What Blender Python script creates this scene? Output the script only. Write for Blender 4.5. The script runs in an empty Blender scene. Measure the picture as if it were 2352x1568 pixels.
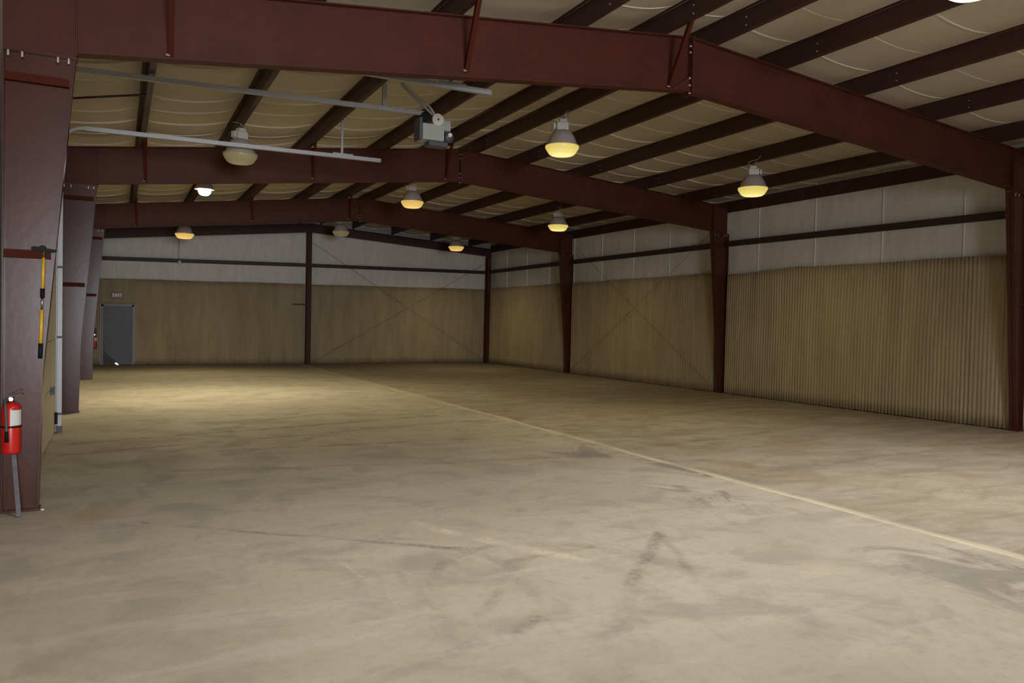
import bpy, bmesh, math, random
from mathutils import Vector, Matrix, Quaternion
random.seed(7)
S = bpy.context.scene
COL = S.collection

# ------------------------------------------------------------------ camera
YAW, PITCH, ROLL, FPX = 0.4776, -0.0241, 0.0209, 1746.43
cy, sy = math.cos(YAW), math.sin(YAW)
fwd = Vector((sy*math.cos(PITCH), cy*math.cos(PITCH), math.sin(PITCH)))
rt = Vector((cy, -sy, 0)); up = rt.cross(fwd)
r2 = rt*math.cos(ROLL) + up*math.sin(ROLL)
u2 = -rt*math.sin(ROLL) + up*math.cos(ROLL)
CAMLOC = Vector((0, 0, 1.7))
cd = bpy.data.cameras.new('camera'); cam = bpy.data.objects.new('camera', cd); COL.objects.link(cam)
cd.sensor_fit = 'HORIZONTAL'; cd.sensor_width = 36.0; cd.lens = FPX/2352*36.0
cd.clip_start = 0.05; cd.clip_end = 200
m = Matrix((r2, u2, -fwd)).transposed().to_4x4(); m.translation = CAMLOC
cam.matrix_world = m
S.camera = cam

# ------------------------------------------------------------------ light and exposure
S.view_settings.view_transform = 'Standard'
try: S.view_settings.look = 'None'
except Exception: pass
S.view_settings.gamma = 1.0
S.view_settings.use_curve_mapping = False
S.view_settings.exposure = 0.0
S.render.film_transparent = False
S.cycles.max_bounces = 5; S.cycles.diffuse_bounces = 4; S.cycles.glossy_bounces = 2; S.cycles.transmission_bounces = 1; S.cycles.volume_bounces = 0
S.cycles.use_adaptive_sampling = True; S.cycles.adaptive_threshold = 0.08
S.cycles.caustics_reflective = False; S.cycles.caustics_refractive = False
S.cycles.use_denoising = True
w = bpy.data.worlds.new('world'); S.world = w; w.use_nodes = True
bgn = w.node_tree.nodes['Background']
bgn.inputs[0].default_value = (0.80, 0.88, 1.0, 1); bgn.inputs[1].default_value = 0.12

def light(name, kind, loc, energy, color, target=None, parent=None, **kw):
    l = bpy.data.lights.new(name, kind); l.energy = energy; l.color = color
    for k, v in kw.items(): setattr(l, k, v)
    o = bpy.data.objects.new(name, l); COL.objects.link(o); o.location = loc
    if target is not None:
        d = Vector(target) - Vector(loc)
        o.rotation_euler = d.to_track_quat('-Z', 'Y').to_euler()
    if parent: o.parent = parent
    return o
# daylight through the open loading door behind the photographer
light('doorway_daylight', 'AREA', (0.9, -11.7, 1.75), 375, (0.90, 0.93, 1.0), (3.2, 29, 1.9), shape='RECTANGLE', size=4.0, size_y=3.2, spread=math.radians(78))
# the camera's own flash
light('camera_flash', 'SPOT', (0.02, 0.03, 1.86), 190, (1.0, 0.97, 0.93), CAMLOC + fwd*10 + Vector((0, 0, 1.3)), spot_size=math.radians(88), spot_blend=0.85, shadow_soft_size=0.03)

# lamp lights: warm pools under the lamps
LAMP_W = 140.0
HOT_W = 720.0

# ------------------------------------------------------------------ building dimensions
XL, XR, XM = -0.90, 14.0, 6.455
ZR = 5.388; SL, SR = 0.1166, 0.0751
YF = [7.70, 15.06, 22.66]; YE = 29.30
FL = 0.14                                    # flange width
def zr(x): return ZR - (XM-x)*SL if x < XM else ZR - (x-XM)*SR
PUR = 0.25
EDGE_L = [0.38, 1.80, 3.28, 4.87, 6.05]
EDGE_R = [6.88, 8.12, 9.70, 11.36, 13.08]

# ------------------------------------------------------------------ materials
def mat(name, col, rough=0.6, metal=0.0, spec=0.5, noise=None, bump=None, emit=None, estr=0.0):
    """noise = (scale, dark colour, amount, stretch xyz); bump = (scale, strength)"""
    M = bpy.data.materials.new(name); M.use_nodes = True
    nt = M.node_tree; b = nt.nodes['Principled BSDF']
    b.inputs['Base Color'].default_value = (*col, 1)
    b.inputs['Roughness'].default_value = rough; b.inputs['Metallic'].default_value = metal
    b.inputs['Specular IOR Level'].default_value = spec
    if noise or bump:
        tc = nt.nodes.new('ShaderNodeTexCoord')
    if noise:
        sc, dark, amt, st = noise
        mp = nt.nodes.new('ShaderNodeMapping'); mp.inputs['Scale'].default_value = st
        nt.links.new(tc.outputs['Object'], mp.inputs['Vector'])
        n = nt.nodes.new('ShaderNodeTexNoise'); n.inputs['Scale'].default_value = sc; n.inputs['Detail'].default_value = 6; n.inputs['Roughness'].default_value = 0.65
        nt.links.new(mp.outputs[0], n.inputs['Vector'])
        cr = nt.nodes.new('ShaderNodeMapRange'); cr.inputs[1].default_value = 0.35; cr.inputs[2].default_value = 0.7
        cr.inputs[3].default_value = 0; cr.inputs[4].default_value = amt
        nt.links.new(n.outputs[0], cr.inputs[0])
        mx = nt.nodes.new('ShaderNodeMix'); mx.data_type = 'RGBA'
        mx.inputs[6].default_value = (*col, 1); mx.inputs[7].default_value = (*dark, 1)
        nt.links.new(cr.outputs[0], mx.inputs[0]); nt.links.new(mx.outputs[2], b.inputs['Base Color'])
    if bump:
        n2 = nt.nodes.new('ShaderNodeTexNoise'); n2.inputs['Scale'].default_value = bump[0]; n2.inputs['Detail'].default_value = 4
        nt.links.new(tc.outputs['Object'], n2.inputs['Vector'])
        bp = nt.nodes.new('ShaderNodeBump'); bp.inputs['Strength'].default_value = bump[1]; bp.inputs['Distance'].default_value = 0.02
        nt.links.new(n2.outputs[0], bp.inputs['Height']); nt.links.new(bp.outputs[0], b.inputs['Normal'])
    if emit:
        b.inputs['Emission Color'].default_value = (*emit, 1); b.inputs['Emission Strength'].default_value = estr
    return M

STEEL = mat('red_oxide_steel', (0.088, 0.0255, 0.0165), 0.26, spec=0.29, noise=(2.2, (0.058, 0.020, 0.0145), 0.9, (1, 1, 1)), bump=(14, 0.03))
RAFT = mat('red_oxide_rafter_steel', (0.095, 0.0255, 0.0160), 0.5, spec=0.16, noise=(2.2, (0.064, 0.020, 0.0135), 0.9, (1, 1, 1)), bump=(14, 0.03))
STEEL_RUST = mat('rusty_stiffener_steel', (0.075, 0.016, 0.008), 0.7, spec=0.08)
PURLIN = mat('purlin_steel', (0.055, 0.021, 0.018), 0.5, noise=(4.0, (0.038, 0.016, 0.014), 0.7, (1, 1, 1)))
GIRT = mat('girt_steel', (0.04, 0.017, 0.014), 0.6)
GALV = mat('galvanised_steel', (0.43, 0.43, 0.43), 0.45, 0.45, noise=(25, (0.32, 0.325, 0.33), 0.6, (1, 1, 1)))
VINYL = mat('white_vinyl_insulation', (0.54, 0.475, 0.36), 0.6, noise=(2.0, (0.47, 0.415, 0.315), 0.7, (1, 1, 1)), bump=(5, 0.25))
TAPE = mat('insulation_seam_tab', (0.68, 0.62, 0.49), 0.55)
WALLV = mat('white_wall_insulation', (0.74, 0.715, 0.67), 0.6, noise=(2.2, (0.60, 0.575, 0.53), 0.8, (2.5, 2.5, 0.6)), bump=(6, 0.5))
WSEAM = mat('wall_insulation_seam', (0.76, 0.74, 0.70), 0.6)
LINER = mat('tan_corrugated_liner', (0.40, 0.325, 0.195), 0.7, noise=(1.1, (0.29, 0.225, 0.125), 0.85, (3.0, 3.0, 0.5)))
DOORTAN = mat('cream_door_paint', (0.78, 0.74, 0.58), 0.5, noise=(3, (0.70, 0.66, 0.50), 0.6, (1, 1, 1)))
DOORGREY = mat('slate_grey_door_paint', (0.085, 0.105, 0.115), 0.5, noise=(2.2, (0.06, 0.07, 0.07), 0.7, (1, 1, 1)))
FRAMEGREY = mat('grey_door_frame', (0.20, 0.19, 0.20), 0.5)
ROD = mat('brace_rod_steel', (0.10, 0.075, 0.045), 0.6)
BLACK = mat('black_plastic', (0.008, 0.009, 0.010), 0.6, spec=0.2)
DARKG = mat('dark_grey_metal', (0.09, 0.095, 0.105), 0.5, 0.2)
BARG = mat('weathered_grey_bar', (0.15, 0.15, 0.165), 0.6, noise=(18, (0.09, 0.09, 0.10), 0.8, (1, 1, 1)))
YELLOW = mat('yellow_pole_paint', (0.85, 0.48, 0.03), 0.35)
CHROME = mat('bright_metal', (0.75, 0.75, 0.76), 0.22, 1.0)
RED = mat('extinguisher_red', (0.62, 0.018, 0.012), 0.3)
WHITE = mat('white_label', (0.72, 0.74, 0.70), 0.5)
OPER = mat('operator_grey_green', (0.36, 0.38, 0.34), 0.5)
PULLEY = mat('cream_pulley', (0.66, 0.60, 0.54), 0.5)
CONDUIT = mat('grey_conduit', (0.45, 0.43, 0.40), 0.5)
SHADE = mat('ribbed_lamp_shade', (0.42, 0.36, 0.33), 0.45)
BALLAST = mat('white_ballast_housing', (0.74, 0.71, 0.68), 0.45)
SIGNRED = mat('exit_sign_red', (0.20, 0.012, 0.012), 0.4)
BOLT = mat('zinc_bolt', (0.42, 0.36, 0.29), 0.4, 0.4)
SCRAP = mat('white_scrap', (0.85, 0.85, 0.83), 0.6)
def lens_mat(name, c_in, s_in, c_out, s_out, r_in):
    M = bpy.data.materials.new(name); M.use_nodes = True; nt = M.node_tree; b = nt.nodes['Principled BSDF']
    b.inputs['Base Color'].default_value = (0.30, 0.27, 0.15, 1); b.inputs['Roughness'].default_value = 0.3
    tc = nt.nodes.new('ShaderNodeTexCoord'); sx = nt.nodes.new('ShaderNodeVectorMath'); sx.operation = 'MULTIPLY'
    sx.inputs[1].default_value = (1, 1, 0.6); nt.links.new(tc.outputs['Object'], sx.inputs[0])
    ln = nt.nodes.new('ShaderNodeVectorMath'); ln.operation = 'LENGTH'; nt.links.new(sx.outputs[0], ln.inputs[0])
    mr = nt.nodes.new('ShaderNodeMapRange'); mr.inputs[1].default_value = r_in; mr.inputs[2].default_value = r_in*1.7
    nt.links.new(ln.outputs['Value'], mr.inputs[0])
    mx = nt.nodes.new('ShaderNodeMix'); mx.data_type = 'RGBA'
    mx.inputs[6].default_value = (*[c*s_in for c in c_in], 1); mx.inputs[7].default_value = (*[c*s_out for c in c_out], 1)
    nt.links.new(mr.outputs[0], mx.inputs[0]); nt.links.new(mx.outputs[2], b.inputs['Emission Color'])
    b.inputs['Emission Strength'].default_value = 1.0
    return M
LENS = lens_mat('glowing_prismatic_lens', (1.0, 0.84, 0.30), 1.05, (0.80, 0.62, 0.13), 0.80, 0.16)
LENS_FAR = lens_mat('orange_glowing_lens', (1.0, 0.62, 0.20), 0.95, (0.80, 0.50, 0.10), 0.75, 0.16)
LENS_WHITE = lens_mat('white_hot_lens', (1.0, 0.97, 0.88), 6.0, (1.0, 0.95, 0.82), 3.5, 0.16)
LENS_OFF = lens_mat('faint_prismatic_lens', (0.42, 0.34, 0.22), 0.35, (0.30, 0.25, 0.12), 0.25, 0.1)
BULB = mat('burning_lamp_bulb', (1, 1, 1), 0.4, emit=(1.0, 1.0, 0.86), estr=18.0)
SLIVER = mat('glow_sliver', (1, 1, 1), 0.4, emit=(1.0, 0.98, 0.92), estr=2.5)

# ---- concrete floor
def floor_mat():
    M = bpy.data.materials.new('worn_concrete'); M.use_nodes = True; nt = M.node_tree; N = nt.nodes; L = nt.links
    b = N['Principled BSDF']; b.inputs['Specular IOR Level'].default_value = 0.3
    tc = N.new('ShaderNodeTexCoord'); P = tc.outputs['Object']
    def math_(op, a, c=None, clamp=False):
        n = N.new('ShaderNodeMath'); n.operation = op; n.use_clamp = clamp
        for i, v in enumerate((a, c)):
            if v is None: continue
            if isinstance(v, (int, float)): n.inputs[i].default_value = v
            else: L.new(v, n.inputs[i])
        return n.outputs[0]
    def noise(scale, det=6, rough=0.6, st=(1, 1, 1), dist=0.0, rot=0.0):
        mp = N.new('ShaderNodeMapping'); mp.inputs['Scale'].default_value = st; mp.inputs['Rotation'].default_value = (0, 0, rot); L.new(P, mp.inputs[0])
        n = N.new('ShaderNodeTexNoise'); n.inputs['Scale'].default_value = scale; n.inputs['Detail'].default_value = det
        n.inputs['Roughness'].default_value = rough; n.inputs['Distortion'].default_value = dist; L.new(mp.outputs[0], n.inputs[0]); return n.outputs[0]
    def rng(v, a, c, o0=0.0, o1=1.0):
        n = N.new('ShaderNodeMapRange'); n.interpolation_type = 'SMOOTHSTEP'
        for i, x in enumerate((a, c, o0, o1)): n.inputs[i+1].default_value = x
        L.new(v, n.inputs[0]); return n.outputs[0]
    def mix(f, a, c):
        n = N.new('ShaderNodeMix'); n.data_type = 'RGBA'
        if isinstance(f, float): n.inputs[0].default_value = f
        else: L.new(f, n.inputs[0])
        for i, v in ((6, a), (7, c)):
            if isinstance(v, tuple): n.inputs[i].default_value = (*v, 1)
            else: L.new(v, n.inputs[i])
        return n.outputs[2]
    sep = N.new('ShaderNodeSeparateXYZ')
    # slightly wobbled coordinates for the marks
    wob = N.new('ShaderNodeTexNoise'); wob.inputs['Scale'].default_value = 0.7; L.new(P, wob.inputs[0])
    wv = N.new('ShaderNodeVectorMath'); wv.operation = 'MULTIPLY_ADD'; L.new(wob.outputs['Color'], wv.inputs[0]); wv.inputs[1].default_value = (0.34, 0.34, 0); wv.inputs[2].default_value = (-0.17, -0.17, 0)
    pw = N.new('ShaderNodeVectorMath'); pw.operation = 'ADD'; L.new(P, pw.inputs[0]); L.new(wv.outputs[0], pw.inputs[1])
    Q = pw.outputs[0]; L.new(Q, sep.inputs[0]); X, Y = sep.outputs[0], sep.outputs[1]
    def vm(op, a, c=None, sc=None):
        n = N.new('ShaderNodeVectorMath'); n.operation = op
        for k, v in ((0, a), (1, c)):
            if v is None: continue
            if isinstance(v, tuple): n.inputs[k].default_value = v
            else: L.new(v, n.inputs[k])
        if sc is not None: L.new(sc, n.inputs['Scale'])
        return n.outputs['Value'] if op in ('DOT_PRODUCT', 'LENGTH', 'DISTANCE') else n.outputs[0]
    Q = vm('MULTIPLY', Q, (1, 1, 0))
    def seg(a, c, w):
        d = (c[0]-a[0], c[1]-a[1], 0.0); l2 = d[0]**2+d[1]**2
        r = vm('SUBTRACT', Q, (a[0], a[1], 0.0))
        t = math_('ADD', vm('DOT_PRODUCT', r, (d[0]/l2, d[1]/l2, 0.0)), 0.0, True)
        return rng(vm('DISTANCE', r, vm('SCALE', d, sc=t)), w, w*0.25, 0, 1)
    def arc(cx, cy_, r, w, half=None):
        d = math_('ABSOLUTE', math_('SUBTRACT', vm('DISTANCE', Q, (cx, cy_, 0.0)), r))
        f = rng(d, w, w*0.3, 0, 1)
        if half: f = math_('MULTIPLY', f, rng(X if half[0] == 'x' else Y, half[1], half[2], 0, 1))
        return f
    big = noise(0.35, 2, 0.55); midn = noise(1.6, 5, 0.62, dist=0.6); fine = noise(14, 4, 0.7)
    drag = noise(2.2, 4, 0.65, (0.35, 1.6, 1), 0.3, 0.45)
    c = mix(rng(big, 0.35, 0.65), (0.590, 0.535, 0.430), (0.510, 0.460, 0.365))
    c = mix(math_('MULTIPLY', rng(midn, 0.45, 0.66), 0.62), c, (0.36, 0.33, 0.27))
    c = mix(math_('MULTIPLY', rng(drag, 0.50, 0.68), 0.42), c, (0.66, 0.61, 0.53))
    c = mix(math_('MULTIPLY', rng(fine, 0.45, 0.72), 0.38), c, (0.38, 0.345, 0.28))
    # slab right of the joint: browner and dirtier
    dirt = noise(1.5, 5, 0.72, (0.45, 1.5, 1), 0.8, -0.25)
    right = rng(X, 6.10, 6.22)
    c = mix(math_('MULTIPLY', right, rng(dirt, 0.36, 0.66, 0.25, 0.72)), c, (0.29, 0.235, 0.165))
    c = mix(math_('MULTIPLY', math_('MULTIPLY', right, rng(noise(0.8, 3, 0.6), 0.52, 0.66)), 0.45), c, (0.40, 0.27, 0.18))
    # floor's light falloff painted in: darker toward the right and far walls
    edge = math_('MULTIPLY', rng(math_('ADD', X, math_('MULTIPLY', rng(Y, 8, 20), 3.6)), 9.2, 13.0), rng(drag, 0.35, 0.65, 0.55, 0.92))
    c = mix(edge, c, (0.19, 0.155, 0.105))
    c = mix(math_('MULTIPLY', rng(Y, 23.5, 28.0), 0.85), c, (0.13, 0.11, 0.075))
    # dark worn patches on the near side of the joint
    pat = math_('MULTIPLY', rng(noise(1.3, 5, 0.68, (1, 0.6, 1), 0.8), 0.52, 0.62), math_('MULTIPLY', rng(X, 4.6, 5.4), rng(X, 6.2, 6.0)))
    pat = math_('MULTIPLY', pat, rng(Y, 12, 8)); c = mix(math_('MULTIPLY', pat, 0.6), c, (0.20, 0.185, 0.155))
    # tyre marks and scuffs
    dk = (0.205, 0.185, 0.145)
    brk = math_('MULTIPLY', rng(noise(2.6, 3, 0.65), 0.36, 0.62, 0.1, 1.0), rng(noise(22, 2, 0.7), 0.35, 0.6, 0.35, 1.0))
    marks = [((-0.6, 11.44), (5.1, 12.8), 0.10, .9), ((-0.6, 10.6), (5.6, 12.0), 0.10, .75), ((2.0, 10.2), (5.6, 10.1), 0.09, .6), ((1.0, 12.8), (4.4, 13.9), .1, .5), ((0.6, 9.0), (5.0, 8.3), .08, .5), ((6.4, 8.5), (11.5, 9.6), .16, .5), ((6.6, 10.8), (12.5, 12.4), .18, .5), ((6.5, 6.6), (10.5, 6.9), .14, .45), ((7.0, 14.0), (12.5, 16.5), .25, .5),
             ((3.0, 4.04), (3.95, 5.02), 0.08, .6), ((3.95, 5.02), (3.45, 3.95), 0.06, .45), ((1.72, 5.1), (1.70, 4.2), 0.05, .30),
             ((0.23, 6.87), (2.42, 5.14), 0.05, .6), ((2.5, 4.76), (3.95, 5.0), 0.06, .30), ((1.9, 4.04), (2.2, 4.31), 0.06, .40),
             ((3.4, 3.86), (5.0, 2.66), 0.08, .20), ((1.3, 7.2), (3.6, 7.6), 0.06, .25), ((3.0, 6.0), (5.5, 5.3), 0.07, .22), ((0.5, 3.2), (2.4, 3.9), 0.09, .25), ((2.2, 3.3), (3.4, 4.3), .08, .25)]
    for a, e, wd, k in marks:
        c = mix(math_('MULTIPLY', math_('MULTIPLY', seg(a, e, wd), brk), k), c, dk)
    for cx_, cy_, r_, wd, half, k in [(2.6, 4.4, 0.75, 0.07, ('y', 4.4, 4.8), .4), (1.35, 4.6, 1.1, 0.06, ('x', 1.6, 2.1), .35), (8.0, 10.5, 2.2, 0.14, ('y', 10.6, 11.2), .4), (9.2, 11.5, 3.0, 0.12, ('x', 9.0, 8.0), .4), (10.0, 9.0, 2.5, .14, ('y', 9.2, 9.8), .35)]:
        c = mix(math_('MULTIPLY', math_('MULTIPLY', arc(cx_, cy_, r_, wd, half), brk), k), c, dk)
    # pale dusty scrapes
    pale = (0.80, 0.72, 0.56)
    for a, e, wd, k in [((2.25, 6.02), (2.95, 4.57), 0.10, .75), ((4.8, 6.9), (5.5, 5.95), 0.06, .4), ((0.9, 10.9), (1.15, 8.4), 0.30, .35), ((0.6, 9.4), (1.9, 8.9), .22, .3), ((1.3, 5.5), (1.45, 4.9), 0.025, .5), ((3.5, 3.7), (5.6, 3.6), 0.14, .3), ((1.2, 7.4), (2.6, 8.2), .08, .25)]:
        c = mix(math_('MULTIPLY', math_('MULTIPLY', seg(a, e, wd), brk), k), c, pale)
    # the joint: a pale dusty band with a dark saw cut
    sep2 = N.new('ShaderNodeSeparateXYZ'); L.new(P, sep2.inputs[0]); XT = sep2.outputs[0]
    jc = math_('ABSOLUTE', math_('SUBTRACT', math_('ADD', math_('MULTIPLY', XT, 0.7), math_('MULTIPLY', X, 0.3)), 6.10))
    c = mix(math_('MULTIPLY', rng(jc, 0.085, 0.012), math_('MULTIPLY', rng(noise(1.2, 2), 0.3, 0.6, 0.45, 0.95), rng(Y, 17, 12, 0.35, 1.0))), c, (0.80, 0.70, 0.53))
    c = mix(math_('MULTIPLY', rng(math_('ABSOLUTE', math_('SUBTRACT', XT, 6.125)), 0.012, 0.004), 0.55), c, (0.22, 0.17, 0.11))
    # rust stain beside the near left column and on the slab
    for px_, py_, r_, k in [(-0.2, 7.3, 0.35, .35), (3.9, 13.4, 0.5, .35)]:
        rx = math_('SUBTRACT', X, px_); ry = math_('SUBTRACT', Y, py_)
        d = math_('SQRT', math_('ADD', math_('MULTIPLY', rx, rx), math_('MULTIPLY', ry, ry)))
        c = mix(math_('MULTIPLY', rng(d, r_, 0.02), k), c, (0.42, 0.23, 0.08))
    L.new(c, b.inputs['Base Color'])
    ro = rng(midn, 0.3, 0.7, 0.62, 0.85); L.new(ro, b.inputs['Roughness'])
    bp = N.new('ShaderNodeBump'); bp.inputs['Strength'].default_value = 0.08; bp.inputs['Distance'].default_value = 0.01
    L.new(noise(14, 2, 0.7), bp.inputs['Height']); L.new(bp.outputs[0], b.inputs['Normal'])
    return M
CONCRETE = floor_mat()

# ------------------------------------------------------------------ mesh helpers
class MB:
    def __init__(s): s.bm = bmesh.new(); s.smooth = set()
    def box(s, x0, x1, y0, y1, z0, z1):
        v = [s.bm.verts.new((x, y, z)) for z in (z0, z1) for y in (y0, y1) for x in (x0, x1)]
        for f in ((0, 2, 3, 1), (4, 5, 7, 6), (0, 1, 5, 4), (2, 6, 7, 3), (0, 4, 6, 2), (1, 3, 7, 5)): s.bm.faces.new([v[i] for i in f])
        return s
    def prism(s, pts, axis, a, b):
        """polygon pts extruded along axis from a to b; pts given in the other two axes in xyz order"""
        def P(p, t):
            q = list(p); q.insert('xyz'.index(axis), t); return q
        A = [s.bm.verts.new(P(p, a)) for p in pts]; B = [s.bm.verts.new(P(p, b)) for p in pts]
        n = len(pts); s.bm.faces.new(A); s.bm.faces.new(B[::-1])
        for i in range(n): s.bm.faces.new((A[i], B[i], B[(i+1) % n], A[(i+1) % n]))
        return s
    def tube(s, pts, r, seg=10, cap=True, r_end=None):
        pts = [Vector(p) for p in pts]; rings = []
        for i, p in enumerate(pts):
            d = (pts[min(i+1, len(pts)-1)] - pts[max(i-1, 0)]).normalized()
            a = d.cross(Vector((0, 0, 1)) if abs(d.z) < 0.9 else Vector((1, 0, 0))).normalized(); bb = d.cross(a)
            rr = r if r_end is None else r + (r_end-r)*i/(len(pts)-1)
            rings.append([s.bm.verts.new(p + (a*math.cos(2*math.pi*k/seg) + bb*math.sin(2*math.pi*k/seg))*rr) for k in range(seg)])
        for i in range(len(rings)-1):
            for k in range(seg):
                f = s.bm.faces.new((rings[i][k], rings[i][(k+1) % seg], rings[i+1][(k+1) % seg], rings[i+1][k])); f.smooth = True
        if cap: s.bm.faces.new(rings[0][::-1]); s.bm.faces.new(rings[-1])
        return s
    def lathe(s, prof, c=(0, 0, 0), seg=32, smooth=True, ripple=None):
        rings = []
        for (r, z) in prof:
            ring = []
            for k in range(seg):
                rr = r*(1 + (ripple*(1 if k % 2 else -1) if ripple else 0))
                ring.append(s.bm.verts.new((c[0]+rr*math.cos(2*math.pi*k/seg), c[1]+rr*math.sin(2*math.pi*k/seg), c[2]+z)))
            rings.append(ring)
        for i in range(len(rings)-1):
            for k in range(seg):
                f = s.bm.faces.new((rings[i][k], rings[i][(k+1) % seg], rings[i+1][(k+1) % seg], rings[i+1][k])); f.smooth = smooth
        s.bm.faces.new(rings[0][::-1]); s.bm.faces.new(rings[-1])
        return s
    def bar(s, a, b, prof, upv=(0, 0, 1)):
        """profile polygon (list of (u,v)) swept from a to b"""
        a, b = Vector(a), Vector(b); d = (b-a).normalized(); u = d.cross(Vector(upv)).normalized(); v = u.cross(d)
        A = [s.bm.verts.new(a + u*p[0] + v*p[1]) for p in prof]; B = [s.bm.verts.new(b + u*p[0] + v*p[1]) for p in prof]
        n = len(prof); s.bm.faces.new(A); s.bm.faces.new(B[::-1])
        for i in range(n): s.bm.faces.new((A[i], B[i], B[(i+1) % n], A[(i+1) % n]))
        return s
    def build(s, name, material, parent=None, bevel=0.0, mats=None):
        bmesh.ops.recalc_face_normals(s.bm, faces=s.bm.faces)
        me = bpy.data.meshes.new(name); s.bm.to_mesh(me); s.bm.free()
        for mm in (mats or [material]): me.materials.append(mm)
        o = bpy.data.objects.new(name, me); COL.objects.link(o)
        if parent: o.parent = parent
        if bevel:
            bv = o.modifiers.new('bevel', 'BEVEL'); bv.width = bevel; bv.segments = 2; bv.limit_method = 'ANGLE'
        return o
def tag(o, label, cat, group=None):
    o['label'] = label; o['category'] = cat
    if group: o['group'] = group
    return o
def thing(name, loc, label, cat, group=None):
    o = bpy.data.objects.new(name, None); COL.objects.link(o); o.location = loc; o.empty_display_size = 0.2
    return tag(o, label, cat, group)
def struct(o): o['kind'] = 'structure'; return o
def copy_tree(o, parent=None):
    c = o.copy(); COL.objects.link(c)
    if parent: c.parent = parent
    for ch in [x for x in o.children]: copy_tree(ch, c)
    return c
def LANGLE(w, t): return [(0, 0), (w, 0), (w, t), (t, t), (t, w), (0, w)]

# ------------------------------------------------------------------ setting: floor, ceiling, walls
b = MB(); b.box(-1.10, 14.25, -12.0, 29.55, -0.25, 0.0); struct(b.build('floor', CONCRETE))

webs = [e-0.07 for e in EDGE_L+EDGE_R]
def ceiling():
    b = MB(); bm = b.bm
    nodes = [-1.06] + [x-0.035 for x in webs] + [14.2]
    y0, y1, dy = -12.0, 29.5, 0.2
    nys = int((y1-y0)/dy)+1
    xs = []; zs = []; ws = []
    for i in range(len(nodes)-1):
        a, c = nodes[i], nodes[i+1]; wd = c-a; n = 10
        for k in range(n):
            t = k/n; x = a+wd*t
            za, zc = zr(a)+PUR+.001, zr(c)+PUR+.001
            if a < XM < c: zl = za + (zc-za)*t; sag = 0.035
            else: zl = za+(zc-za)*t; sag = 0.085*wd/1.45
            xs.append(x); zs.append(zl - sag*4*t*(1-t)); ws.append(4*t*(1-t))
    xs.append(nodes[-1]); zs.append(zr(nodes[-1])+PUR); ws.append(0)
    grid = []
    for j in range(nys):
        y = y0+j*dy
        grid.append([bm.verts.new((x, y, z - 0.012*math.sin(y*2.1+x*0.9)*q_)) for x, z, q_ in zip(xs, zs, ws)])
    for j in range(nys-1):
        for i in range(len(xs)-1):
            f = bm.faces.new((grid[j][i], grid[j][i+1], grid[j+1][i+1], grid[j+1][i])); f.smooth = True
    # seam tabs hanging from the facing
    k0 = 6.55; st = 0.826
    for k in range(-22, 28):
        yy = k0+st*k
        if yy < y0+.2 or yy > y1-.2: continue
        hh = (0.030 if k % 2 else 0.016)*(0.42 if yy < 8.6 else 1.0)
        prev = None
        for i, (x, z) in enumerate(zip(xs, zs)):
            h = hh*min(1.0, 0.02+1.6*ws[i]); zz = z - 0.012*math.sin(yy*2.1+x*0.9)*ws[i] + 0.003
            t = 0.012
            cur = [bm.verts.new((x, yy-t, zz)), bm.verts.new((x, yy-t*0.7, zz-h)), bm.verts.new((x, yy+t*0.7, zz-h)), bm.verts.new((x, yy+t, zz))]
            if prev:
                for q in range(3):
                    f = bm.faces.new((prev[q], prev[q+1], cur[q+1], cur[q])); f.material_index = 1; f.smooth = False
            prev = cur
    o = b.build('ceiling', VINYL, mats=[VINYL, TAPE]); return struct(o)
ceiling()

def seamed_wall(name, axis, pos, inward, u0, u1, ztop, seams):
    """white insulated wall: slightly billowing face between seams, sheathed behind"""
    b = MB(); bm = b.bm
    n = int((u1-u0)/0.15); nz = 24
    def P(u, d, z): return (pos+inward*d, u, z) if axis == 'x' else (u, pos+inward*d, z)
    g = []
    for i in range(n+1):
        u = u0+(u1-u0)*i/n; zt = ztop(u); col = []
        s_ = min(abs(u-q) for q in seams)
        for j in range(nz+1):
            z = zt*j/nz
            d = 0.02*min(1, s_/0.6) + 0.008*math.sin(z*7+u*3.1)*math.sin(u*5.3)
            if j in (0, nz): d = 0.0
            col.append(bm.verts.new(P(u, d, z)))
        g.append(col)
    for i in range(n):
        for j in range(nz):
            f = bm.faces.new((g[i][j], g[i+1][j], g[i+1][j+1], g[i][j+1])); f.smooth = True
    back = [[bm.verts.new(P(u0+(u1-u0)*i/n, -0.06, (0 if j == 0 else ztop(u0+(u1-u0)*i/n)))) for j in range(2)] for i in range(n+1)]
    for i in range(n):
        bm.faces.new((back[i][0], back[i][1], back[i+1][1], back[i+1][0]))
        bm.faces.new((g[i][nz], back[i][1], back[i+1][1], g[i+1][nz])); bm.faces.new((g[i][0], g[i+1][0], back[i+1][0], back[i][0]))
    for q in seams:
        if not (u0 < q < u1): continue
        pts = [(q-0.012, 0.0), (q+0.012, 0.0), (q+0.005, 0.022), (q-0.005, 0.022)]
        v0 = [bm.verts.new(P(u, d, 0.0)) for u, d in pts]; v1 = [bm.verts.new(P(u, d, ztop(q)-0.02)) for u, d in pts]
        for i in range(4):
            f = bm.faces.new((v0[i], v0[(i+1) % 4], v1[(i+1) % 4], v1[i])); f.material_index = 1
    return struct(b.build(name, WALLV, mats=[WALLV, WSEAM]))
seamed_wall('wall_right', 'x', 14.12, -1, -12.0, 29.45, lambda u: 5.05, [8.86-1.725*k for k in range(1, 13)]+[8.86+1.725*k for k in range(0, 12)])
seamed_wall('wall_back', 'y', 29.42, -1, -1.0, 14.12, lambda u: zr(u)+0.24, [-0.08+1.77*k for k in range(8)])
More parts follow.
